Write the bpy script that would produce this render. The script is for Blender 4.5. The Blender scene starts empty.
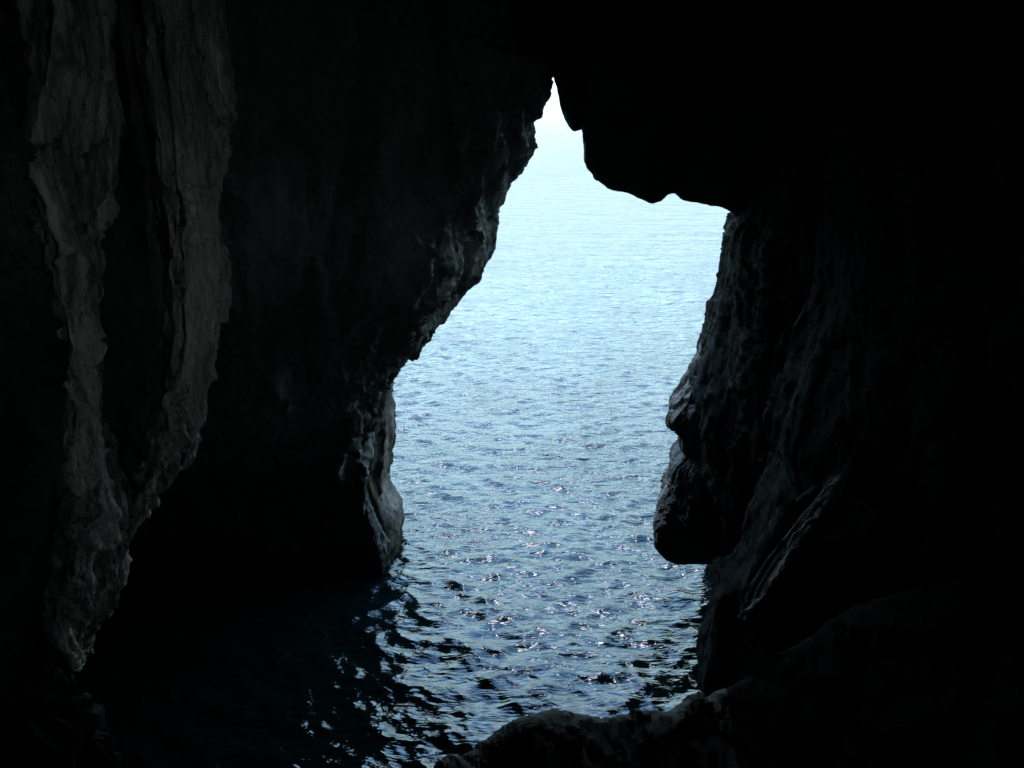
import bpy, math
import numpy as np

# ------------------------------------------------------------------ basics
H = 10.0                     # camera height above the water (m)
PITCH = math.radians(-19.0)
F = 773.0                    # focal length in pixels of the 1024 px wide picture
SC = bpy.context.scene
COL = SC.collection
rng = np.random.default_rng(7)


def at(px, py, d):
    """Point on the line of sight through a photo position, at ground distance d in front."""
    u = (px - 512.0) / F
    v = (384.0 - py) / F
    cy = math.cos(PITCH) - v * math.sin(PITCH)
    cz = math.sin(PITCH) + v * math.cos(PITCH)
    s = d / cy
    return np.array([u * s, d, H + cz * s])


def to_px(p):
    """Inverse of at() for arrays of points (...,3)."""
    x, y, z = p[..., 0], p[..., 1], p[..., 2] - H
    f = y * math.cos(PITCH) + z * math.sin(PITCH)
    up = -y * math.sin(PITCH) + z * math.cos(PITCH)
    f = np.maximum(f, 0.05)
    return 512 + F * x / f, 384 - F * up / f


# ------------------------------------------------------------------ noise
def _hash(ix, iy, iz, seed):
    h = (ix.astype(np.int64) * 374761393 + iy.astype(np.int64) * 668265263
         + iz.astype(np.int64) * 2147483647 + seed * 1274126177) & 0xFFFFFFFF
    h = ((h ^ (h >> 13)) * 1274126177) & 0xFFFFFFFF
    h = ((h ^ (h >> 16)) * 2246822519) & 0xFFFFFFFF
    return h ^ (h >> 15)


_G = rng.normal(size=(256, 3))
_G /= np.linalg.norm(_G, axis=1)[:, None]


def perlin(p, seed=0):
    i = np.floor(p).astype(np.int64)
    f = p - i
    w = f * f * f * (f * (f * 6 - 15) + 10)
    out = np.zeros(p.shape[:-1])
    for dx in (0, 1):
        for dy in (0, 1):
            for dz in (0, 1):
                g = _G[_hash(i[..., 0] + dx, i[..., 1] + dy, i[..., 2] + dz, seed) & 255]
                d = f - np.array([dx, dy, dz])
                k = ((w[..., 0] if dx else 1 - w[..., 0]) * (w[..., 1] if dy else 1 - w[..., 1])
                     * (w[..., 2] if dz else 1 - w[..., 2]))
                out += k * (g * d).sum(-1)
    return out * 1.5


def fbm(p, octaves=4, seed=0, gain=0.5):
    a, s, o = 1.0, 0.0, 1.0
    for k in range(octaves):
        s = s + a * perlin(p * o, seed + k)
        a *= gain
        o *= 2.03
    return s


def ridged(p, octaves=4, seed=0, gain=0.55):
    a, s, o = 1.0, 0.0, 1.0
    for k in range(octaves):
        n = 1 - np.abs(perlin(p * o, seed + k)) * 2
        s = s + a * n * np.abs(n)
        a *= gain
        o *= 2.07
    return s


def facets(p, seed=0, tilt=0.5):
    """Broken-rock relief: every cell of a jittered lattice is its own tilted flat."""
    i = np.floor(p).astype(np.int64)
    best = np.full(p.shape[:-1], 1e9)
    out = np.zeros(p.shape[:-1])
    for dx in (-1, 0, 1):
        for dy in (-1, 0, 1):
            for dz in (-1, 0, 1):
                h = _hash(i[..., 0] + dx, i[..., 1] + dy, i[..., 2] + dz, seed)
                j = np.stack([(h & 255), (h >> 8) & 255, (h >> 16) & 255], -1) / 255.0
                v = p - (i + np.array([dx, dy, dz]) + j)
                dist = (v * v).sum(-1)
                val = ((h >> 24) & 255) / 255.0 - 0.5 + tilt * (v * _G[(h >> 5) & 255]).sum(-1)
                m = dist < best
                best = np.where(m, dist, best)
                out = np.where(m, val, out)
    return out


# ------------------------------------------------------------------ meshes
def grid_mesh(name, P, mat, parent=None, close_u=False, smooth=True):
    nu, nv = P.shape[:2]
    idx = np.arange(nu * nv).reshape(nu, nv)
    if close_u:
        idx = np.vstack([idx, idx[:1]])
    q = np.stack([idx[:-1, :-1], idx[1:, :-1], idx[1:, 1:], idx[:-1, 1:]], -1).reshape(-1, 4)
    me = bpy.data.meshes.new(name)
    me.vertices.add(nu * nv)
    me.vertices.foreach_set('co', P.reshape(-1).astype(np.float32))
    me.loops.add(q.size)
    me.loops.foreach_set('vertex_index', q.reshape(-1).astype(np.int32))
    me.polygons.add(len(q))
    me.polygons.foreach_set('loop_start', (np.arange(len(q)) * 4).astype(np.int32))
    me.update(calc_edges=True)
    me.polygons.foreach_set('use_smooth', np.full(len(q), smooth))
    me.materials.append(mat)
    me.update()
    o = bpy.data.objects.new(name, me)
    COL.objects.link(o)
    if parent is not None:
        o.parent = parent
    return o


def tag(o, label, cat, group=None, kind=None):
    o['label'] = label
    o['category'] = cat
    if group:
        o['group'] = group
    if kind:
        o['kind'] = kind
    return o


def resample(ctrl, n, t=None, smooth=False):
    """ctrl (m,k,3) -> (n,k,3) along axis 0."""
    m = ctrl.shape[0]
    t = np.linspace(0, 1, m) if t is None else np.asarray(t, float)
    x = np.linspace(t[0], t[-1], n)
    j = np.clip(np.searchsorted(t, x, side='right') - 1, 0, m - 2)
    w = ((x - t[j]) / (t[j + 1] - t[j]))[:, None, None]
    p1, p2 = ctrl[j], ctrl[j + 1]
    if not smooth:
        return p1 * (1 - w) + p2 * w
    jm, jp = np.clip(j - 1, 0, m - 1), np.clip(j + 2, 0, m - 1)
    h = (t[j + 1] - t[j])[:, None, None]
    def slope(a, b, ta, tb):
        return (b - a) / np.maximum(tb - ta, 1e-6)[:, None, None]
    m1 = slope(ctrl[jm], p2, t[jm], t[j + 1]) * h
    m2 = slope(p1, ctrl[jp], t[j], t[jp]) * h
    w2, w3 = w * w, w * w * w
    return ((2 * w3 - 3 * w2 + 1) * p1 + (w3 - 2 * w2 + w) * m1 + (-2 * w3 + 3 * w2) * p2 + (w3 - w2) * m2)


def normals(P):
    du = np.gradient(P, axis=0)
    dv = np.gradient(P, axis=1)
    n = np.cross(du, dv)
    return n / np.maximum(np.linalg.norm(n, axis=-1), 1e-9)[..., None]


def rough(P, big=0.25, mid=0.12, fine=0.03, scale=1.0, stretch=0.4, seed=1, weight=None, toward=None, crack=0.07, grain=None):
    """Push a rock surface in and out: lumps, vertical flutes, and grain."""
    N = normals(P)
    if toward is not None:                       # make normals face a point
        s = np.sign(((np.asarray(toward) - P) * N).sum(-1))[..., None]
        N = N * np.where(s == 0, 1, s)
    q = P * scale * np.array([1, 1, stretch])
    if grain is not None:                        # relief drawn out along one direction
        g = np.asarray(grain) / np.linalg.norm(grain)
        q = (P - (1 - stretch) * (P @ g)[..., None] * g) * scale
    warp = np.stack([fbm(q * 0.6, 2, seed + 40), fbm(q * 0.6, 2, seed + 50), fbm(q * 0.6, 2, seed + 60)], -1)
    q2 = q + warp * 0.6
    d = big * fbm(q * 0.45, 3, seed) + mid * (ridged(q2 * 1.1, 4, seed + 10) - 0.7)
    qf = q if grain is not None else P * scale * np.array([1, 1, 0.5 + stretch * 0.5])
    d = d + fine * ridged(qf * 5.0 + warp, 4, seed + 20)
    if crack:
        qc = P * scale * np.array([1, 1, 0.35 + 0.65 * stretch]) + 0.25 * warp
        d = d + crack * facets(qc * 1.5, seed + 70, 0.9) + 0.45 * crack * facets(qc * 4.1 + 9.3, seed + 80, 0.9)
    d = d + 0.25 * fine * fbm(P * 26.0, 2, seed + 30)
    if weight is not None:
        d = d * weight
    return P + N * d[..., None]


def dense(trace, n):
    """Resample a polyline of photo positions (px, py[, d]) evenly by length."""
    a = np.array(trace, float)
    s = np.concatenate([[0], np.cumsum(np.hypot(np.diff(a[:, 0]), np.diff(a[:, 1])))])
    x = np.linspace(0, s[-1], n)
    return np.stack([np.interp(x, s, a[:, k]) for k in range(a.shape[1])], -1)


# ------------------------------------------------------------------ materials
def nodes_of(m):
    m.use_nodes = True
    nt = m.node_tree
    nt.nodes.clear()
    return nt, nt.nodes, nt.links


def rock_material(name, dark, light, streak=0.35, rough_v=0.8, bump=0.9, scale=1.0, spec=0.12, contrast=0.55):
    m = bpy.data.materials.new(name)
    nt, N, L = nodes_of(m)
    out = N.new('ShaderNodeOutputMaterial')
    bs = N.new('ShaderNodeBsdfPrincipled')
    tc = N.new('ShaderNodeNewGeometry')
    mp = N.new('ShaderNodeMapping')
    mp.inputs['Scale'].default_value = (scale, scale, scale * streak)
    L.new(tc.outputs['Position'], mp.inputs['Vector'])
    n1 = N.new('ShaderNodeTexNoise')
    n1.inputs['Scale'].default_value = 1.3
    n1.inputs['Detail'].default_value = 9
    n1.inputs['Roughness'].default_value = 0.62
    n1.inputs['Distortion'].default_value = 0.6
    L.new(mp.outputs[0], n1.inputs['Vector'])
    cr = N.new('ShaderNodeValToRGB')
    cr.color_ramp.elements[0].position = 0.36
    cr.color_ramp.elements[0].color = (*dark, 1)
    cr.color_ramp.elements[1].position = 0.66
    cr.color_ramp.elements[1].color = (*light, 1)
    L.new(n1.outputs['Fac'], cr.inputs[0])
    n2 = N.new('ShaderNodeTexNoise')
    n2.inputs['Scale'].default_value = 14
    n2.inputs['Detail'].default_value = 6
    n2.inputs['Roughness'].default_value = 0.7
    L.new(mp.outputs[0], n2.inputs['Vector'])
    mx = N.new('ShaderNodeMix')
    mx.data_type = 'RGBA'
    mx.blend_type = 'MULTIPLY'
    mx.inputs[0].default_value = contrast
    c2 = N.new('ShaderNodeValToRGB')
    c2.color_ramp.elements[0].position = 0.35
    c2.color_ramp.elements[0].color = (0.35, 0.35, 0.35, 1)
    c2.color_ramp.elements[1].position = 0.62
    c2.color_ramp.elements[1].color = (1, 1, 1, 1)
    L.new(n2.outputs['Fac'], c2.inputs[0])
    L.new(cr.outputs[0], mx.inputs[6])
    L.new(c2.outputs[0], mx.inputs[7])
    sep = N.new('ShaderNodeSeparateXYZ')         # dark wet band that the sea leaves on the rock
    L.new(tc.outputs['Position'], sep.inputs[0])
    wob = N.new('ShaderNodeMath')
    wob.operation = 'MULTIPLY_ADD'
    wob.inputs[1].default_value = -0.9
    L.new(n1.outputs['Fac'], wob.inputs[0])
    L.new(sep.outputs['Z'], wob.inputs[2])
    tide = N.new('ShaderNodeMapRange')
    tide.inputs['From Min'].default_value = -0.15
    tide.inputs['From Max'].default_value = 0.25
    tide.inputs['To Min'].default_value = 0.22
    L.new(wob.outputs[0], tide.inputs['Value'])
    wet = N.new('ShaderNodeVectorMath')
    wet.operation = 'SCALE'
    L.new(mx.outputs[2], wet.inputs[0])
    L.new(tide.outputs[0], wet.inputs['Scale'])
    L.new(wet.outputs[0], bs.inputs['Base Color'])
    bs.inputs['Roughness'].default_value = rough_v
    bs.inputs['Specular IOR Level'].default_value = spec
    b = N.new('ShaderNodeBump')
    b.inputs['Strength'].default_value = bump
    b.inputs['Distance'].default_value = 0.05
    L.new(n2.outputs['Fac'], b.inputs['Height'])
    L.new(b.outputs[0], bs.inputs['Normal'])
    L.new(bs.outputs[0], out.inputs[0])
    return m


def sea_material():
    m = bpy.data.materials.new('sea_water')
    nt, N, L = nodes_of(m)
    out = N.new('ShaderNodeOutputMaterial')
    bs = N.new('ShaderNodeBsdfPrincipled')
    bs.inputs['Base Color'].default_value = (0.0012, 0.0045, 0.0042, 1)
    bs.inputs['Roughness'].default_value = 0.04
    bs.inputs['IOR'].default_value = 1.333
    g = N.new('ShaderNodeNewGeometry')
    ln = N.new('ShaderNodeVectorMath')
    ln.operation = 'LENGTH'
    L.new(g.outputs['Position'], ln.inputs[0])
    far = N.new('ShaderNodeMapRange')            # long ripples taken over by the shader where the mesh is too coarse
    far.inputs['From Min'].default_value = 13
    far.inputs['From Max'].default_value = 90
    L.new(ln.outputs['Value'], far.inputs['Value'])

    def noise(scale, sx, sy, detail):
        mp = N.new('ShaderNodeMapping')
        mp.inputs['Scale'].default_value = (sx, sy, 1)
        mp.inputs['Rotation'].default_value = (0, 0, math.radians(-14))
        L.new(g.outputs['Position'], mp.inputs['Vector'])
        n = N.new('ShaderNodeTexNoise')
        n.inputs['Scale'].default_value = scale
        n.inputs['Detail'].default_value = detail
        n.inputs['Roughness'].default_value = 0.55
        n.inputs['Distortion'].default_value = 0.4
        L.new(mp.outputs[0], n.inputs['Vector'])
        return n
    tiny = noise(13.0, 0.7, 1.2, 3)
    fine = noise(3.6, 0.45, 1.4, 3)
    wide = noise(1.5, 0.6, 1.4, 5)
    gust = noise(0.16, 1.0, 1.0, 3)              # patches where the breeze roughens the surface more, or less
    gr = N.new('ShaderNodeMapRange')
    gr.inputs['From Min'].default_value = 0.35
    gr.inputs['From Max'].default_value = 0.65
    gr.inputs['To Min'].default_value = 0.45
    gr.inputs['To Max'].default_value = 1.0
    L.new(gust.outputs['Fac'], gr.inputs['Value'])
    b0 = N.new('ShaderNodeBump')
    b0.inputs['Distance'].default_value = 0.008
    L.new(gr.outputs[0], b0.inputs['Strength'])
    L.new(tiny.outputs['Fac'], b0.inputs['Height'])
    b1 = N.new('ShaderNodeBump')
    b1.inputs['Distance'].default_value = 0.11
    L.new(gr.outputs[0], b1.inputs['Strength'])
    L.new(fine.outputs['Fac'], b1.inputs['Height'])
    L.new(b0.outputs[0], b1.inputs['Normal'])
    b2 = N.new('ShaderNodeBump')
    b2.inputs['Distance'].default_value = 0.35
    L.new(far.outputs[0], b2.inputs['Strength'])
    L.new(wide.outputs['Fac'], b2.inputs['Height'])
    L.new(b1.outputs[0], b2.inputs['Normal'])
    far2 = N.new('ShaderNodeMapRange')
    far2.inputs['From Min'].default_value = 30
    far2.inputs['From Max'].default_value = 160
    L.new(ln.outputs['Value'], far2.inputs['Value'])
    swell = noise(0.42, 0.45, 1.5, 4)
    b3 = N.new('ShaderNodeBump')
    b3.inputs['Distance'].default_value = 2.2
    L.new(far2.outputs[0], b3.inputs['Strength'])
    L.new(swell.outputs['Fac'], b3.inputs['Height'])
    L.new(b2.outputs[0], b3.inputs['Normal'])
    L.new(b3.outputs[0], bs.inputs['Normal'])
    L.new(bs.outputs[0], out.inputs[0])
    return m


M_WALL = rock_material('shaded_limestone', (0.009, 0.0096, 0.009), (0.034, 0.034, 0.031), spec=0.05)  # cave shade put into the wall colour
M_SHOULDER = rock_material('shaded_streaked_limestone', (0.005, 0.0054, 0.005), (0.020, 0.020, 0.019), spec=0.04)  # shade on the shoulder painted as darker rock
M_SPUR = rock_material('dark_spur_rock', (0.008, 0.008, 0.0075), (0.07, 0.067, 0.06), streak=0.7)
M_SLOPE = rock_material('shaded_slope_rock', (0.002, 0.002, 0.0019), (0.006, 0.006, 0.0056), spec=0.02)  # unlit corner painted in: shade as a near-black colour
M_LEFT = rock_material('left_limestone', (0.065, 0.068, 0.064), (0.20, 0.195, 0.178))  # kept paler than the right wall to replace missing light
M_FACE = rock_material('profile_limestone', (0.035, 0.036, 0.034), (0.2, 0.194, 0.178), streak=0.3, scale=1.8)  # lighter than the wall around it, painting light on nose and chin
M_STRIA = rock_material('striated_limestone', (0.02, 0.02, 0.019), (0.24, 0.23, 0.21), streak=0.25, scale=2.2)  # light on the striations painted as paler rock than the shoulder
M_ROOF = rock_material('roof_limestone', (0.008, 0.0085, 0.009), (0.02, 0.021, 0.021), streak=0.8)  # colour lowered to paint the gloom under the roof
M_FLOW = rock_material('flowstone', (0.17, 0.152, 0.125), (0.78, 0.70, 0.59), streak=0.13, scale=2.0, bump=0.9, contrast=0.9)
M_OUTER = rock_material('weathered_limestone', (0.04, 0.033, 0.026), (0.18, 0.15, 0.12), streak=0.5, scale=1.5)
M_LEDGE = rock_material('shaded_ledge_rock', (0.003, 0.0029, 0.0026), (0.011, 0.0105, 0.0095), streak=0.9, rough_v=0.55)  # ledge colour darkened to stand in for shade
M_SEA = sea_material()

# ------------------------------------------------------------------ left wall of the cave mouth
D = 15.0
LEFT = [(566, -120), (560, 0), (556, 60), (555, 56), (552, 70), (547, 95), (540, 100), (539, 115), (534, 122), (533, 147),
        (526, 160), (523, 167), (508, 187), (504, 200), (497, 213), (496, 237), (488, 256), (476, 264),
        (463, 276), (458, 293), (448, 308), (438, 316), (419, 324), (408, 336), (394, 349), (389, 359),
        (386, 374), (379, 384), (374, 393), (373, 406), (368, 411), (367, 425), (370, 440),
        (368, 459), (366, 480), (371, 500), (381, 520), (388, 545), (391, 575), (392, 600), (392, 640)]


def mouth_wall(trace, side, depth, inner, outer, n_edge, seed, mat, name, parent=None, **kw):
    """A rock wall seen in plan: outer cliff -> mouth edge -> inner cave wall, stacked along the traced edge."""
    tr = dense(trace, n_edge)
    edge = np.array([at(px, py, depth if len(row) == 2 else row[2]) for row in tr for px, py in [row[:2]]])
    lines = []
    for row in outer[::-1]:                           # third number: how far the line has relaxed to a plain wall
        lines.append(edge_to(edge, *row))
    lines.append(edge)
    for row in inner:
        lines.append(edge_to(edge, *row))
    C = np.stack(lines, 0)
    return C, len(outer)


def edge_to(edge, x, y, k, dz, under=0.0):
    """Blend the edge line towards a plain vertical line at plan position (x, y)."""
    e = edge.copy()
    z = edge[:, 2]
    plain = np.stack([np.full_like(z, x), np.full_like(z, y), np.linspace(z.max() + dz, min(z.min(), -1.5), len(z))], -1)
    e[:, :] = edge * (1 - k) + plain * k
    t = np.clip((6.5 - e[:, 2]) / 4.5, 0, 1)          # undercut towards the water
    e[:, 1] = y + (edge[:, 1] - edge[:, 1].mean()) * (1 - k) + under * t * t * (3 - 2 * t)
    return e


def build_wall(name, trace, depth, inner, outer, mat, seed, n_edge=420, n_in=300, big=0.3, mid=0.16, fine=0.035,
               stretch=0.35, edge_keep=0.6, ridges=(), toward=(1.0, 9.0, 6.0), parent=None):
    C, ie = mouth_wall(trace, 0, depth, inner, outer, n_edge, seed, mat, name)
    m = C.shape[0]
    t = [0.0]
    for a, b in zip(C[:-1], C[1:]):
        t.append(t[-1] + min(np.linalg.norm(a - b, axis=1).mean(), 4.0) + 0.05)
    te = t[ie]
    P = resample(C, n_in, t, smooth=True)
    x = np.linspace(t[0], t[-1], n_in)
    w = edge_keep + (1 - edge_keep) * np.clip(np.abs(x - te) / 2.0, 0, 1)
    w = np.repeat(w[:, None], n_edge, 1)
    P = add_ridges(P, ridges, toward)
    P = rough(P, big, mid, fine, stretch=stretch, seed=seed, weight=w, toward=toward)
    return grid_mesh(name, P, mat, parent)


def add_ridges(P, ridges, toward):
    """Raise ribs of rock along traced lines: (points, width_m, height_m)."""
    if not ridges:
        return P
    N = normals(P)
    s = np.sign(((np.asarray(toward) - P) * N).sum(-1))[..., None]
    N = N * np.where(s == 0, 1, s)
    px, py = to_px(P)
    dist_cam = np.linalg.norm(P - np.array([0, 0, H]), axis=-1)
    d = np.zeros(px.shape)
    for pts, width, height in ridges:
        a = dense(pts, 60)
        best = np.full(px.shape, 1e9)
        for qx, qy in a:
            best = np.minimum(best, (px - qx) ** 2 + (py - qy) ** 2)
        r = np.sqrt(best) * dist_cam / F / width
        d += height * np.exp(-r * r)
    d *= (P[..., 1] > 3)
    return P + N * d[..., None]


LEFT = [(x, y, 15.0 + 0.9 * min(max((y - 400) / 60.0, 0), 1)) for x, y in LEFT]
left_wall = build_wall(
    'cave_wall', LEFT, D,
    inner=[(-3.2, 14.6, 0.18, 0.5, 0.4), (-3.3, 13.5, 0.30, 1.0, 1.5), (-3.9, 12.3, 0.50, 2, 2.9), (-5.0, 11.4, 0.75, 3, 4.3), (-7.0, 11.0, 0.9, 4, 5.0),
           (-9.5, 10, 1, 5, 5.5), (-10.2, 6, 1, 5, 4), (-10.4, -1, 1, 5), (-10.4, -8, 1, 5)],
    outer=[(-2.9, 15.6, 0.08, 0.5), (-4.2, 16.8, 0.4, 6), (-8, 17.8, 0.9, 20), (-30, 19, 1, 30), (-70, 22, 1, 30)],
    mat=M_LEFT, seed=3, n_edge=640, n_in=760, fine=0.05,
    ridges=[([(478, 50), (474, 90), (480, 140), (492, 175)], 0.22, 0.22),
            ([(455, 95), (448, 130), (462, 180), (470, 225), (455, 260)], 0.25, 0.22),
            ([(500, 60), (510, 110), (512, 150)], 0.2, 0.2),
            ([(356, 414), (346, 430), (344, 455), (339, 500)], 0.09, 0.22),
            ([(425, 120), (430, 200), (420, 290)], 0.4, 0.2)])
tag(left_wall, 'dark cave wall with overhanging jagged edge left of the sea opening', 'cave wall', kind='thing')

# ------------------------------------------------------------------ rock buttress outside, on the left
PILLAR = [(x - (4 if y > 480 else 2), y) for x, y in [(440, 250), (420, 320), (396, 362), (389, 382), (388, 406), (390, 423), (388, 449), (385, 463), (385, 479), (381, 486), (383, 493),
          (389, 503), (399, 515), (402, 529), (399, 542), (400, 559), (393, 573), (392, 590)]]
pillar = build_wall(
    'rock_buttress', PILLAR, 16.3,
    inner=[(-2.75, 16.05, 0.12, 0), (-3.0, 15.95, 0.35, 0), (-3.6, 15.9, 0.75, 0), (-5, 15.9, 1, 0)],
    outer=[(-2.7, 16.9, 0.05, 0), (-3.6, 18.2, 0.5, 0), (-6, 19.2, 1, 0)],
    mat=M_OUTER, seed=21, n_edge=260, n_in=160, big=0.12, mid=0.10, fine=0.04, stretch=0.3, edge_keep=0.5,
    ridges=[([(378, 395), (372, 440), (368, 480), (380, 515), (388, 545)], 0.12, 0.14)], toward=(6, 14, 5))
tag(pillar, 'pale daylit rock buttress standing in the sea behind the left cave wall', 'rock')

# ------------------------------------------------------------------ right wall, the one with a face in profile
RIGHT = [(760, -120), (752, 60), (745, 180), (738, 220), (733, 230), (730, 250), (727, 280), (722, 303), (712, 337), (700, 370),
         (692, 388), (690, 402), (694, 420), (698, 440), (694, 455), (700, 480), (704, 520), (712, 548), (716, 562), (722, 580), (724, 640)]
RIGHT = [(x + (8 if y < 270 else 4 if y < 390 else 0), y) for x, y in RIGHT]
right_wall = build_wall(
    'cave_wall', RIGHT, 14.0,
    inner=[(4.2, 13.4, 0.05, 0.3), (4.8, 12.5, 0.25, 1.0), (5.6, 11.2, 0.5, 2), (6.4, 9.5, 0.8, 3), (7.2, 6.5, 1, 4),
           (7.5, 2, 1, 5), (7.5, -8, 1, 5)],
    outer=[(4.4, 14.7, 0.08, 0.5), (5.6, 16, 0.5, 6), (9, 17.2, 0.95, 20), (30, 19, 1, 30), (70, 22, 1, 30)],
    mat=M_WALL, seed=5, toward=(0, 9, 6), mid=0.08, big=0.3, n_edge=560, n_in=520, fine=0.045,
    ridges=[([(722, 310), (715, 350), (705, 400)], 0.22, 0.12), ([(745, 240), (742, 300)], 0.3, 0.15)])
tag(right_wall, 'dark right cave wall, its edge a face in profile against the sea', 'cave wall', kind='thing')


def settle(rows):
    if rows[0][3] < 12:
        return rows
    return [(py, xl, xr + 6, dl, dm * 0.55 + 13.85 * 0.45, dr * 0.3 + 13.9 * 0.7, back + 0.5) for py, xl, xr, dl, dm, dr, back in rows]


def lobe(name, rows, mat, seed, parent=None, n=(220, 200), big=0.05, mid=0.08, fine=0.025, stretch=0.4, scale=1.6):
    """A closed lump of rock: rows of (py, px_left, px_right, depth_left, depth_mid, depth_right, back)."""
    R = []
    for py, xl, xr, dl, dm, dr, back in settle(rows):
        xm = (xl + xr) / 2
        pts = [at(xl, py, dl), at(xl * 0.8 + xr * 0.2, py, dl * 0.45 + dm * 0.55), at(xm, py, dm), at(xl * 0.2 + xr * 0.8, py, dr * 0.5 + dm * 0.5), at(xr, py, dr)]
        a, c = pts[0], pts[-1]
        bl = (a * 0.75 + c * 0.25) + np.array([0, back, 0])
        br = (a * 0.25 + c * 0.75) + np.array([0, back, 0])
        R.append(pts + [br, bl])
    C = np.array(R).transpose(1, 0, 2)               # around, rows
    C = np.concatenate([C[-2:], C, C[:3]], 0)
    P = resample(C, n[0] * 2, smooth=True)
    m = C.shape[0] - 1
    i0, i1 = round(2 / m * (2 * n[0] - 1)), round((m - 2) / m * (2 * n[0] - 1))
    P = P[i0:i1]
    P = resample(P.transpose(1, 0, 2), n[1], np.array([r[0] for r in rows], float), smooth=True).transpose(1, 0, 2)
    cen = P.mean(0, keepdims=True)
    N = normals(P)
    s = np.sign(((P - cen) * N).sum())
    q = P * scale * np.array([1, 1, stretch])
    warp = np.stack([fbm(q * 0.6, 2, seed + 40), fbm(q * 0.6, 2, seed + 50), fbm(q * 0.6, 2, seed + 60)], -1)
    d = big * fbm(q * 0.45, 3, seed) + mid * (ridged((q + warp * 0.6) * 1.1, 4, seed + 10) - 0.9)
    d += fine * ridged(P * np.array([1, 1, 0.4]) * 6.0 + warp, 4, seed + 20) + 0.25 * fine * fbm(P * 26, 2, seed + 30)
    qc = P * scale * np.array([1, 1, 0.6])
    d += 0.06 * facets(qc * 1.6 + 0.3 * warp, seed + 70, 0.9) + 0.03 * facets(qc * 4.3, seed + 80, 0.9)
    fade = np.sin(np.linspace(0, np.pi, P.shape[1])) ** 0.5
    d *= (0.15 + 0.85 * fade)[None, :]
    P = P + s * N * d[..., None]
    return grid_mesh(name, P, mat, parent, close_u=True)


def drape(name, rows, cols, mat, seed, toward, n=(300, 420), big=0.06, mid=0.06, fine=0.04, stretch=0.09, ridges=(), crack=0.025, parent=None, grain=None, flute=0.0):
    """Hanging sheet: rows of photo heights, each with the plan positions (px, depth) around it."""
    R = []
    for py, pts in rows:
        R.append([at(px, py, d) for px, d in pts])
    C = np.array(R).transpose(1, 0, 2)
    P = resample(C, n[0], smooth=True)
    P = resample(P.transpose(1, 0, 2), n[1], np.array([r[0] for r in rows], float), smooth=True).transpose(1, 0, 2)
    P = add_ridges(P, ridges, toward)
    if flute:                                    # deep vertical folds left by dripping water
        N = normals(P)
        sg = np.sign(((np.asarray(toward) - P) * N).sum(-1))[..., None]
        wv = np.stack([fbm(P * 0.5, 2, seed + 91), fbm(P * 0.5, 2, seed + 92), 0 * P[..., 0]], -1) * 0.35
        N = N * np.where(sg == 0, 1, sg)
        P = P + N * (flute * (ridged((P + wv) * np.array([2.6, 2.6, 0.16]), 3, seed + 90) - 0.6))[..., None]
    P = rough(P, big, mid, fine, scale=1.5, stretch=stretch, seed=seed, toward=toward, crack=crack, grain=grain)
    return grid_mesh(name, P, mat, parent)


nose = lobe('nose_shaped_bulge', [(340, 711, 716, 14.0, 13.8, 13.8, 0.1), (370, 700, 722, 14.0, 13.5, 13.6, 0.5), (403, 683, 724, 13.9, 13.3, 13.4, 0.8), (416, 673, 724, 13.9, 13.2, 13.4, 0.8),
                    (425, 671, 722, 13.9, 13.25, 13.4, 0.8), (433, 676, 720, 13.9, 13.3, 13.5, 0.7), (439, 682, 718, 13.9, 13.4, 13.6, 0.6),
                    (448, 682, 716, 13.9, 13.4, 13.6, 0.6), (457, 686, 714, 13.9, 13.5, 13.7, 0.5), (466, 696, 710, 13.9, 13.8, 13.8, 0.1)],
            M_FACE, 31, right_wall, mid=0.03, big=0.03, fine=0.012)
chin = lobe('chin_shaped_bulge', [(452, 690, 714, 13.9, 13.6, 13.8, 0.1), (460, 684, 718, 13.8, 13.3, 13.6, 0.5), (470, 675, 722, 13.8, 13.0, 13.5, 0.8), (493, 671, 726, 13.7, 12.9, 13.4, 1.0),
                    (513, 662, 728, 13.6, 12.8, 13.3, 1.1), (537, 655, 730, 13.5, 12.7, 13.2, 1.1), (549, 657, 730, 13.5, 12.75, 13.2, 1.0),
                    (557, 664, 728, 13.5, 12.85, 13.3, 0.8), (562, 675, 722, 13.6, 13.0, 13.4, 0.5), (564, 684, 712, 13.6, 13.3, 13.5, 0.1)],
            M_FACE, 37, right_wall, mid=0.035, big=0.04, fine=0.014)

# nearer shoulder of the right wall
SHOULDER = [(880, -60), (850, 120), (842, 200), (835, 290), (815, 340), (800, 385), (785, 425), (783, 445), (787, 462), (775, 490), (763, 520),
            (752, 555), (735, 575), (719, 574), (721, 583), (720, 598), (717, 612), (712, 634), (704, 650), (702, 667), (705, 690), (707, 700), (708, 760)]
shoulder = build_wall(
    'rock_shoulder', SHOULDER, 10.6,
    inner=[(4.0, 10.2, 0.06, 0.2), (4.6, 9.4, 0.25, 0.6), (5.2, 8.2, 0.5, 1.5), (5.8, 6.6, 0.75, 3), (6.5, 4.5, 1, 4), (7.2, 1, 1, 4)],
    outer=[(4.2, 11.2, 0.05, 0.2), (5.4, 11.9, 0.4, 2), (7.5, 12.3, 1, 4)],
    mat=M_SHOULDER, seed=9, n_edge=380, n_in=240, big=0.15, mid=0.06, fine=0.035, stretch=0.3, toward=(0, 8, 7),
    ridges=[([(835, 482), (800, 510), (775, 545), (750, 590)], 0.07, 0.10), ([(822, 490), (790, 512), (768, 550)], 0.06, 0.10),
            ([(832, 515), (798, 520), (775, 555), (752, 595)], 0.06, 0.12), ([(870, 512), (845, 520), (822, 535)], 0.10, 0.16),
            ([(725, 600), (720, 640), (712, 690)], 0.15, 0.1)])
tag(shoulder, 'nearer dark rock shoulder with pale striations below the right cave wall', 'rock')

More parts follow.
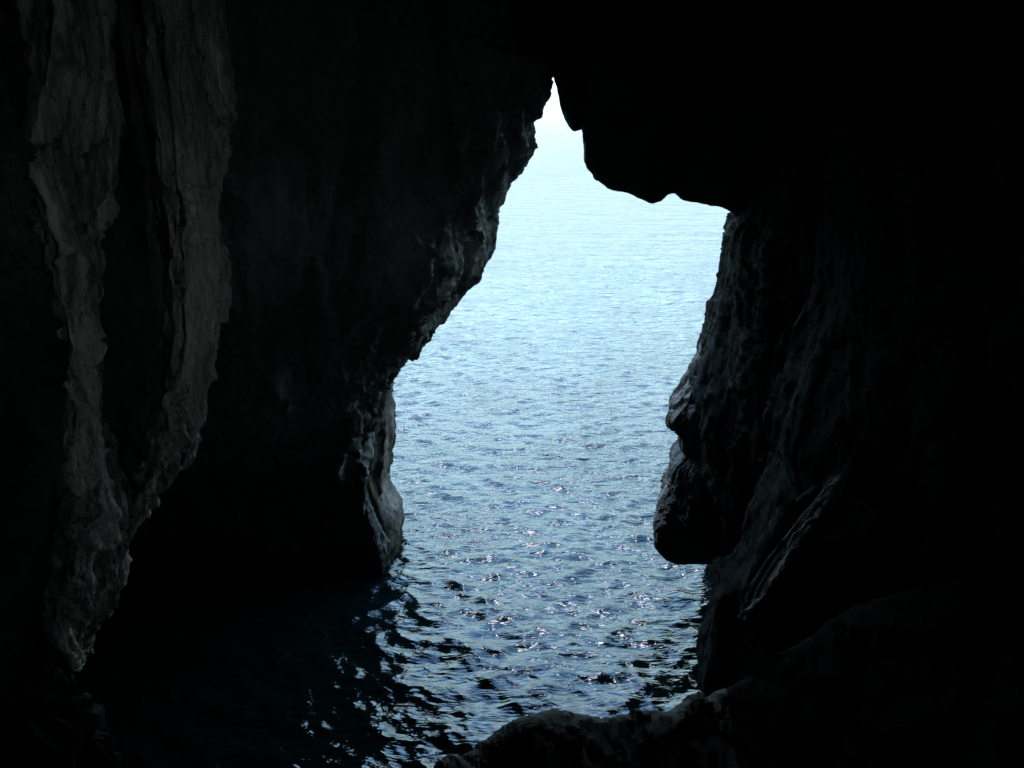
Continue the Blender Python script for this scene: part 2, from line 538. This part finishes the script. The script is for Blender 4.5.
# striated face and shelf on the shoulder, their light painted as paler rock
ST = []
for py, l, r in [(440, 838, 842), (460, 822, 846), (480, 804, 840), (500, 786, 830), (520, 775, 815), (540, 767, 800), (560, 758, 786), (580, 750, 772), (600, 744, 760), (620, 742, 746)]:
    ST.append((py, [(l - 6, 10.9), (l, 10.3), (l + 0.3 * (r - l), 10.0), (l + 0.7 * (r - l), 9.4), (r, 8.9), (r + 6, 8.95), (r + 14, 9.6)]))
stria = drape('striated_face', ST, None, M_STRIA, 101, (0, 12, 7), n=(220, 260), big=0.03, mid=0.09, fine=0.03, stretch=0.08, crack=0.0, parent=shoulder,
              grain=at(750, 595, 10.4) - at(835, 480, 9.6))
shelf = lobe('pale_shelf', [(508, 858, 874, 8.9, 8.7, 8.6, 0.2), (516, 842, 874, 9.0, 8.5, 8.4, 0.5), (524, 830, 870, 9.0, 8.5, 8.4, 0.5), (532, 822, 850, 9.0, 8.6, 8.6, 0.4), (540, 818, 830, 9.0, 8.8, 8.8, 0.1)],
             M_STRIA, 111, shoulder, n=(120, 80))

# ------------------------------------------------------------------ roof and lintel
LINTEL = [(-700, -500), (0, -260), (300, -120), (440, -20), (500, 40), (530, 66), (543, 56), (550, 58), (555, 72), (558, 84), (562, 107), (567, 120), (575, 131), (586, 129), (586, 150), (587, 168),
          (597, 177), (613, 187), (627, 190), (640, 197), (653, 202), (660, 198), (667, 192), (677, 193), (680, 198), (700, 205), (720, 209), (731, 215),
          (740, 226), (770, 232), (860, 200), (1100, 60), (1700, -300)]
tr = dense(LINTEL, 1000)
le = np.array([at(px, py, 14.6) for px, py in tr])
xs = np.linspace(0, 1, len(le))


def over(y, k, zoff, zlim, kx=0.0):
    e = le.copy()
    e[:, 1] = y
    e[:, 0] = le[:, 0] * (1 - kx) + np.linspace(-16, 16, len(le)) * kx
    z0 = np.minimum(le[:, 2], 16)
    e[:, 2] = (z0 + zoff) * (1 - k) + zlim * k
    return e


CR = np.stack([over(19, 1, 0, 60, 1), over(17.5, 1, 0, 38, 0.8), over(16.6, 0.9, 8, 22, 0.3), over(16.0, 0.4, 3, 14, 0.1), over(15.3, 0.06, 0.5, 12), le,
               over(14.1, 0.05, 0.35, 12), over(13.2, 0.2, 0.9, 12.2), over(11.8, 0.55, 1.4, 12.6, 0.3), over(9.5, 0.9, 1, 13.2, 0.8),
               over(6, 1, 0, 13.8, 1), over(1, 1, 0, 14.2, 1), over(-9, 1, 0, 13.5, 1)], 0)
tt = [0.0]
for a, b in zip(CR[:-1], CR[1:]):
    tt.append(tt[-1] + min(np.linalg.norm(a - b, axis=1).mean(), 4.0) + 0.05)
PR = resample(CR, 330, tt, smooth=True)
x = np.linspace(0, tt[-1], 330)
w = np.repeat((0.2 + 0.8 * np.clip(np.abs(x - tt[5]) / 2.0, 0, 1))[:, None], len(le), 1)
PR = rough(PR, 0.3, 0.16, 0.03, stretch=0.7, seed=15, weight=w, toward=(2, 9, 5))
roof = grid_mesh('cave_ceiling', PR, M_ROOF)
tag(roof, 'black cave roof with a ragged hanging lip across the top of the sea opening', 'cave roof', kind='thing')

# ------------------------------------------------------------------ back of the cave, behind the viewer
th = np.linspace(0.12 * np.pi, 1.15 * np.pi, 120)
zz = np.linspace(-2, 18, 60)
PB = np.zeros((120, 60, 3))
PB[..., 0] = (np.cos(th) * 10.5)[:, None]
PB[..., 1] = (-np.sin(th) * 6.5)[:, None] - 1.0
PB[..., 2] = zz[None, :]
PB = rough(PB, 0.6, 0.3, 0.04, seed=77)
back = grid_mesh('cave_back', PB, M_WALL)
# unseen side opening, added high in the right wall only to let sky light in
import bmesh
bm = bmesh.new()
bm.from_mesh(right_wall.data)
hole = []
for f in bm.faces:
    c = f.calc_center_median()
    if c.y < 6 and ((c.y + 1.2) / 1.7) ** 2 + ((c.z - 11.3) / 1.5) ** 2 < 1:
        hole.append(f)
bmesh.ops.delete(bm, geom=hole, context='FACES')
bm.to_mesh(right_wall.data)
bm.free()
bm = bmesh.new()                                # a second unseen opening, added behind the viewer as fill light
bm.from_mesh(back.data)
hole = []
for f in bm.faces:
    c = f.calc_center_median()
    if c.y < -4 and ((c.x - 5.2) / 2.5) ** 2 + ((c.z - 11.8) / 1.8) ** 2 < 1:
        hole.append(f)
bmesh.ops.delete(bm, geom=hole, context='FACES')
bm.to_mesh(back.data)
bm.free()
back['kind'] = 'structure'

# ------------------------------------------------------------------ drapes of flowstone at the left


def rowA(py, l, m, r, back):
    # near face, edge, panel that runs away from the viewer, then round the back
    return (py, [(l - 70, 7.6), (l - 25, 5.6), (l, 5.2), (l + 0.25 * (r - l), 5.35), (l + 0.65 * (r - l), 5.9), (r, 6.6), (r - 4, 7.1), (r - 35, back)])


A = [rowA(-140, 30, 0, 100, 8.2), rowA(-40, 38, 0, 102, 8.2), rowA(0, 42, 0, 103, 8.2), rowA(60, 40, 0, 106, 8.2), rowA(120, 30, 0, 106, 8.2), rowA(150, 14, 0, 100, 8.2), rowA(200, 36, 0, 98, 8.2),
     rowA(240, 50, 0, 80, 8.2), rowA(260, 53, 0, 86, 8.2), rowA(300, 58, 0, 90, 8.2), rowA(360, 64, 0, 92, 8.2), rowA(420, 67, 0, 96, 8.0), rowA(470, 67, 0, 112, 7.8),
     rowA(510, 66, 0, 128, 7.6), rowA(560, 61, 0, 116, 7.4), rowA(585, 54, 0, 112, 7.2), rowA(608, 48, 0, 101, 7.0), rowA(625, 47, 0, 84, 7), rowA(645, 54, 0, 80, 7), rowA(660, 62, 0, 73, 6.9), rowA(670, 67, 0, 70, 6.8)]
drape_a = drape('flowstone_drape', A, None, M_FLOW, 51, (6, 10, 7), flute=0.12, fine=0.018, mid=0.05, crack=0.012)
tag(drape_a, 'long pale flowstone drape at far left, ending in a pointed tip above dark water', 'flowstone', 'flowstone drapes hanging on the left')


def rowB(py, l, r, wall):
    return (py, [(l - 25, 8.6), (l - 10, 7.4), (l, 6.7), (l + 0.35 * (r - l), 6.85), (l + 0.75 * (r - l), 7.35), (r, 7.9), (r - 5, 8.4), (r - 40, 9.6)])


B = [rowB(-140, 140, 212, 0), rowB(-40, 146, 213, 0), rowB(0, 150, 216, 0), rowB(50, 154, 221, 0), rowB(100, 160, 228, 0), rowB(150, 166, 226, 0), rowB(200, 172, 219, 0), rowB(250, 176, 216, 0),
     rowB(300, 178, 219, 0), rowB(330, 176, 211, 0), rowB(370, 172, 207, 0), rowB(420, 160, 196, 0), rowB(455, 150, 182, 0), rowB(490, 134, 152, 0), rowB(520, 118, 132, 0), rowB(540, 108, 116, 0)]
drape_b = drape('flowstone_drape', B, None, M_FLOW, 61, (6, 12, 7), flute=0.12, fine=0.018, mid=0.05, crack=0.012)
tag(drape_b, 'slender flowstone drape with bright streaked right edge, tapering down to the far left drape', 'flowstone', 'flowstone drapes hanging on the left')

# ------------------------------------------------------------------ near rock at the lower left
SP = []
for py, r in [(-160, -30), (0, -12), (120, 8), (200, 12), (300, 40), (400, 50), (500, 48), (600, 36), (640, 40), (670, 57), (700, 72), (730, 90), (768, 106), (830, 130), (1000, 190), (1300, 260)]:
    SP.append((py, [(r - 420, 3.4), (r - 220, 4.1), (r - 90, 4.5), (r - 30, 4.75), (r - 8, 5.0), (r, 5.35), (r - 6, 5.8), (r - 60, 6.6)]))
spur = drape('rock_spur', SP, None, M_SPUR, 71, (4, 3, 9), n=(320, 360), big=0.06, mid=0.12, stretch=0.8)
tag(spur, 'near black rock spur in the lower left corner under the drape tip', 'rock')

# ------------------------------------------------------------------ ledge in front of the viewer
CREST = [(300, 1000, 4.6), (380, 880, 4.9), (436, 772, 5.3), (462, 756, 5.5), (490, 738, 5.7), (520, 720, 5.8), (540, 714, 5.9), (565, 710, 6.0), (585, 713, 6.0), (604, 716, 6.0),
         (625, 712, 6.1), (650, 710, 6.2), (676, 712, 6.2), (690, 704, 6.3), (707, 698, 6.4), (735, 682, 6.6), (765, 664, 6.8), (800, 640, 7.0),
         (830, 622, 7.1), (850, 612, 7.2), (900, 590, 7.2), (1024, 555, 7.0), (1200, 520, 6.6), (1500, 500, 5)]
tr = dense(CREST, 520)
crest = np.array([at(q[0], q[1] + 4, q[2]) for q in tr])


def inward(k, dz):
    e = crest.copy()
    e[:, 1] = crest[:, 1] * (1 - k)
    e[:, 0] = crest[:, 0] * (1 - 0.35 * k)
    e[:, 2] = crest[:, 2] + dz
    return e


def outward(dy, k, z, dx=0.0):
    e = crest.copy()
    e[:, 1] += dy
    e[:, 0] += dx
    e[:, 2] = crest[:, 2] * (1 - k) + z * k
    return e


CL = np.stack([outward(2.1, 1, -1.5, 0.6), outward(1.2, 0.6, -1, 0.3), outward(0.5, 0.2, 0), outward(0.15, 0.03, 0), crest, inward(0.04, -0.05), inward(0.12, -0.25), inward(0.3, -0.5),
               inward(0.55, -0.2), inward(0.85, 1.2), inward(1.1, 2.6), inward(2.2, 3.4)], 0)
tt = [0.0]
for a, b in zip(CL[:-1], CL[1:]):
    tt.append(tt[-1] + np.linalg.norm(a - b, axis=1).mean() + 0.05)
x = np.linspace(0, tt[-1], 300)
w = (0.6 + 0.4 * np.clip(np.abs(x - tt[4]) / 1.0, 0, 1))[:, None]
cut = int(np.argmin(np.abs(tr[:, 0] - 700)))
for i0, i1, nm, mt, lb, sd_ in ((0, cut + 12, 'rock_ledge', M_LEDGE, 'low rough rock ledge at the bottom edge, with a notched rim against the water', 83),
                                (cut, len(tr), 'rock_slope', M_SLOPE, 'rock slope in black shade filling the lower right corner beside the ledge', 91)):
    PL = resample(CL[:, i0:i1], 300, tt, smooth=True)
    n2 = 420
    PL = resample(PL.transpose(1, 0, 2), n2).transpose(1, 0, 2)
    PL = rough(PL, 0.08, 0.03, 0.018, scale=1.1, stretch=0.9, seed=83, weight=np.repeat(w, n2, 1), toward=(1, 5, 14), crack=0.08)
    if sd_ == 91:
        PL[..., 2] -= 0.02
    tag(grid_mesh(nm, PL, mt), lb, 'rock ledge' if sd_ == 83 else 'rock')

# ------------------------------------------------------------------ sea
r = [3.0]
while r[-1] < 40000:
    k = 0.0036 if r[-1] < 45 else min(0.0036 * (r[-1] / 45) ** 0.75, 0.12)
    r.append(r[-1] * (1 + k))
r = np.array([0.02] + r)
a_front = np.linspace(math.radians(-36), math.radians(32), 380)
a_side = np.linspace(math.radians(32), math.radians(324), 110)[1:-1]
ang = np.concatenate([a_front, a_side])
R_, A_ = np.meshgrid(r, ang)
X, Y = np.sin(A_) * R_, np.cos(A_) * R_
cell = np.maximum(np.gradient(r)[None, :], np.where(np.abs(A_ - math.radians(-2)) < math.radians(34.5), 0.0031, 0.05) * R_)
Z = np.zeros_like(X)
DX, DY = np.zeros_like(X), np.zeros_like(X)
wr = np.random.default_rng(11)
for i in range(90):
    lam = 0.16 * (10.0) ** (wr.random() ** 1.25)
    th = math.radians(-105 + wr.normal() * 45)           # travelling towards the cliff
    kx, ky = math.cos(th), math.sin(th)
    k = 2 * math.pi / lam
    steep = 0.034 * (0.7 + 0.6 * wr.random()) * (1.15 if lam < 1.4 else 0.75)
    amp = steep / k
    fade = np.clip((lam / cell - 3.0) / 3.0, 0, 1)
    ph = k * (kx * X + ky * Y) + wr.random() * 2 * math.pi
    Z += amp * fade * np.sin(ph)
    DX += amp * fade * 0.9 * kx * np.cos(ph)
    DY += amp * fade * 0.9 * ky * np.cos(ph)
S = np.stack([X + DX, Y + DY, Z], -1)
sea = grid_mesh('sea', S[:, ::-1], M_SEA, close_u=True)
sea['kind'] = 'structure'

# ------------------------------------------------------------------ daylight
VEIL_GAIN, PATCH, SKY_PART = 1.34, 0.9, 0.05
SUN_EL, SUN_AZ = math.radians(73), math.radians(-8)     # azimuth measured from the viewing direction to the right
w = bpy.data.worlds.new('World')
SC.world = w
w.use_nodes = True
nt = w.node_tree
nt.nodes.clear()
wo = nt.nodes.new('ShaderNodeOutputWorld')
bg = nt.nodes.new('ShaderNodeBackground')
sky = nt.nodes.new('ShaderNodeTexSky')
sky.sky_type = 'NISHITA'
sky.sun_disc = False
sky.sun_elevation = SUN_EL
sky.sun_rotation = SUN_AZ
sky.air_density = 0.8
sky.dust_density = 0.3
sky.ozone_density = 1.5
bg.inputs['Strength'].default_value = 0.15
WN, WL = nt.nodes, nt.links


def math_node(op, a, b):
    n = WN.new('ShaderNodeMath')
    n.operation = op
    for k, q in enumerate((a, b)):
        if isinstance(q, (int, float)):
            n.inputs[k].default_value = q
        else:
            WL.new(q, n.inputs[k])
    return n.outputs[0]


# thin bright cloud over the blue: thicker overhead than at the horizon, broken into soft patches
tc = WN.new('ShaderNodeTexCoord')
sp = WN.new('ShaderNodeSeparateXYZ')
WL.new(tc.outputs['Generated'], sp.inputs[0])
zc = math_node('MAXIMUM', sp.outputs['Z'], 0.0)
dv = WN.new('ShaderNodeVectorMath')
dv.operation = 'DIVIDE'
cb = WN.new('ShaderNodeCombineXYZ')
zz_ = math_node('ADD', zc, 0.25)
for k in range(3):
    WL.new(zz_, cb.inputs[k])
WL.new(tc.outputs['Generated'], dv.inputs[0])
WL.new(cb.outputs[0], dv.inputs[1])
cn = WN.new('ShaderNodeTexNoise')
cn.inputs['Scale'].default_value = 2.6
cn.inputs['Detail'].default_value = 5
WL.new(dv.outputs[0], cn.inputs['Vector'])
cm = WN.new('ShaderNodeMapRange')
cm.inputs['From Min'].default_value = 0.44
cm.inputs['From Max'].default_value = 0.58
WL.new(cn.outputs['Fac'], cm.inputs['Value'])
veil = WN.new('ShaderNodeValToRGB')           # dull at the horizon, a bright band of thin cloud above it, blue overhead
VEIL = [(0.0, (0.62, 0.90, 0.97)), (0.08, (0.80, 1.14, 1.22)), (0.2, (2.9, 4.2, 4.45)), (0.42, (2.9, 4.6, 5.6)), (0.68, (1.7, 3.5, 6.4)), (1.0, (1.0, 2.6, 5.8))]
for k, (pos, c) in enumerate(VEIL):
    e = veil.color_ramp.elements[k] if k < 2 else veil.color_ramp.elements.new(pos)
    e.position = pos
    e.color = (*[q / 7 for q in c], 1)
for e, (pos, c) in zip(veil.color_ramp.elements, VEIL):
    e.position = pos
    e.color = (*[q / 7 for q in c], 1)
WL.new(zc, veil.inputs[0])
rise = math_node('MULTIPLY', zc, 3.5)
rise.node.use_clamp = True
patch = math_node('ADD', math_node('MULTIPLY', math_node('MULTIPLY', math_node('ADD', cm.outputs[0], -0.5), PATCH), rise), 1.0)
cc = WN.new('ShaderNodeVectorMath')
cc.operation = 'SCALE'
WL.new(veil.outputs[0], cc.inputs[0])
WL.new(math_node('MULTIPLY', patch, 7.0 * VEIL_GAIN), cc.inputs['Scale'])
sk = WN.new('ShaderNodeVectorMath')
sk.operation = 'SCALE'
sk.inputs['Scale'].default_value = SKY_PART
WL.new(sky.outputs[0], sk.inputs[0])
ad = WN.new('ShaderNodeVectorMath')
ad.operation = 'ADD'
WL.new(cc.outputs[0], ad.inputs[0])
WL.new(sk.outputs[0], ad.inputs[1])
WL.new(ad.outputs[0], bg.inputs['Color'])
nt.links.new(bg.outputs[0], wo.inputs['Surface'])
sd = bpy.data.lights.new('sun', 'SUN')
sd.energy = 0.5
sd.angle = math.radians(16)
sd.color = (1.0, 0.98, 0.95)
so = bpy.data.objects.new('sun', sd)
COL.objects.link(so)
from mathutils import Vector
dirn = Vector((math.sin(SUN_AZ) * math.cos(SUN_EL), math.cos(SUN_AZ) * math.cos(SUN_EL), math.sin(SUN_EL)))
so.rotation_euler = dirn.to_track_quat('Z', 'Y').to_euler()

# ------------------------------------------------------------------ camera
cd = bpy.data.cameras.new('camera')
cd.sensor_fit = 'HORIZONTAL'
cd.sensor_width = 36
cd.lens = F / 1024 * 36
cd.clip_start = 0.05
cd.clip_end = 100000
co = bpy.data.objects.new('camera', cd)
co.location = (0, 0, H)
co.rotation_euler = (math.pi / 2 + PITCH, 0, 0)
COL.objects.link(co)
SC.camera = co

SC.view_settings.view_transform = 'Standard'
SC.view_settings.look = 'None'
SC.view_settings.gamma = 1
SC.view_settings.exposure = 2.75
SC.cycles.use_denoising = True
SC.cycles.max_bounces = 6
SC.cycles.sample_clamp_indirect = 4
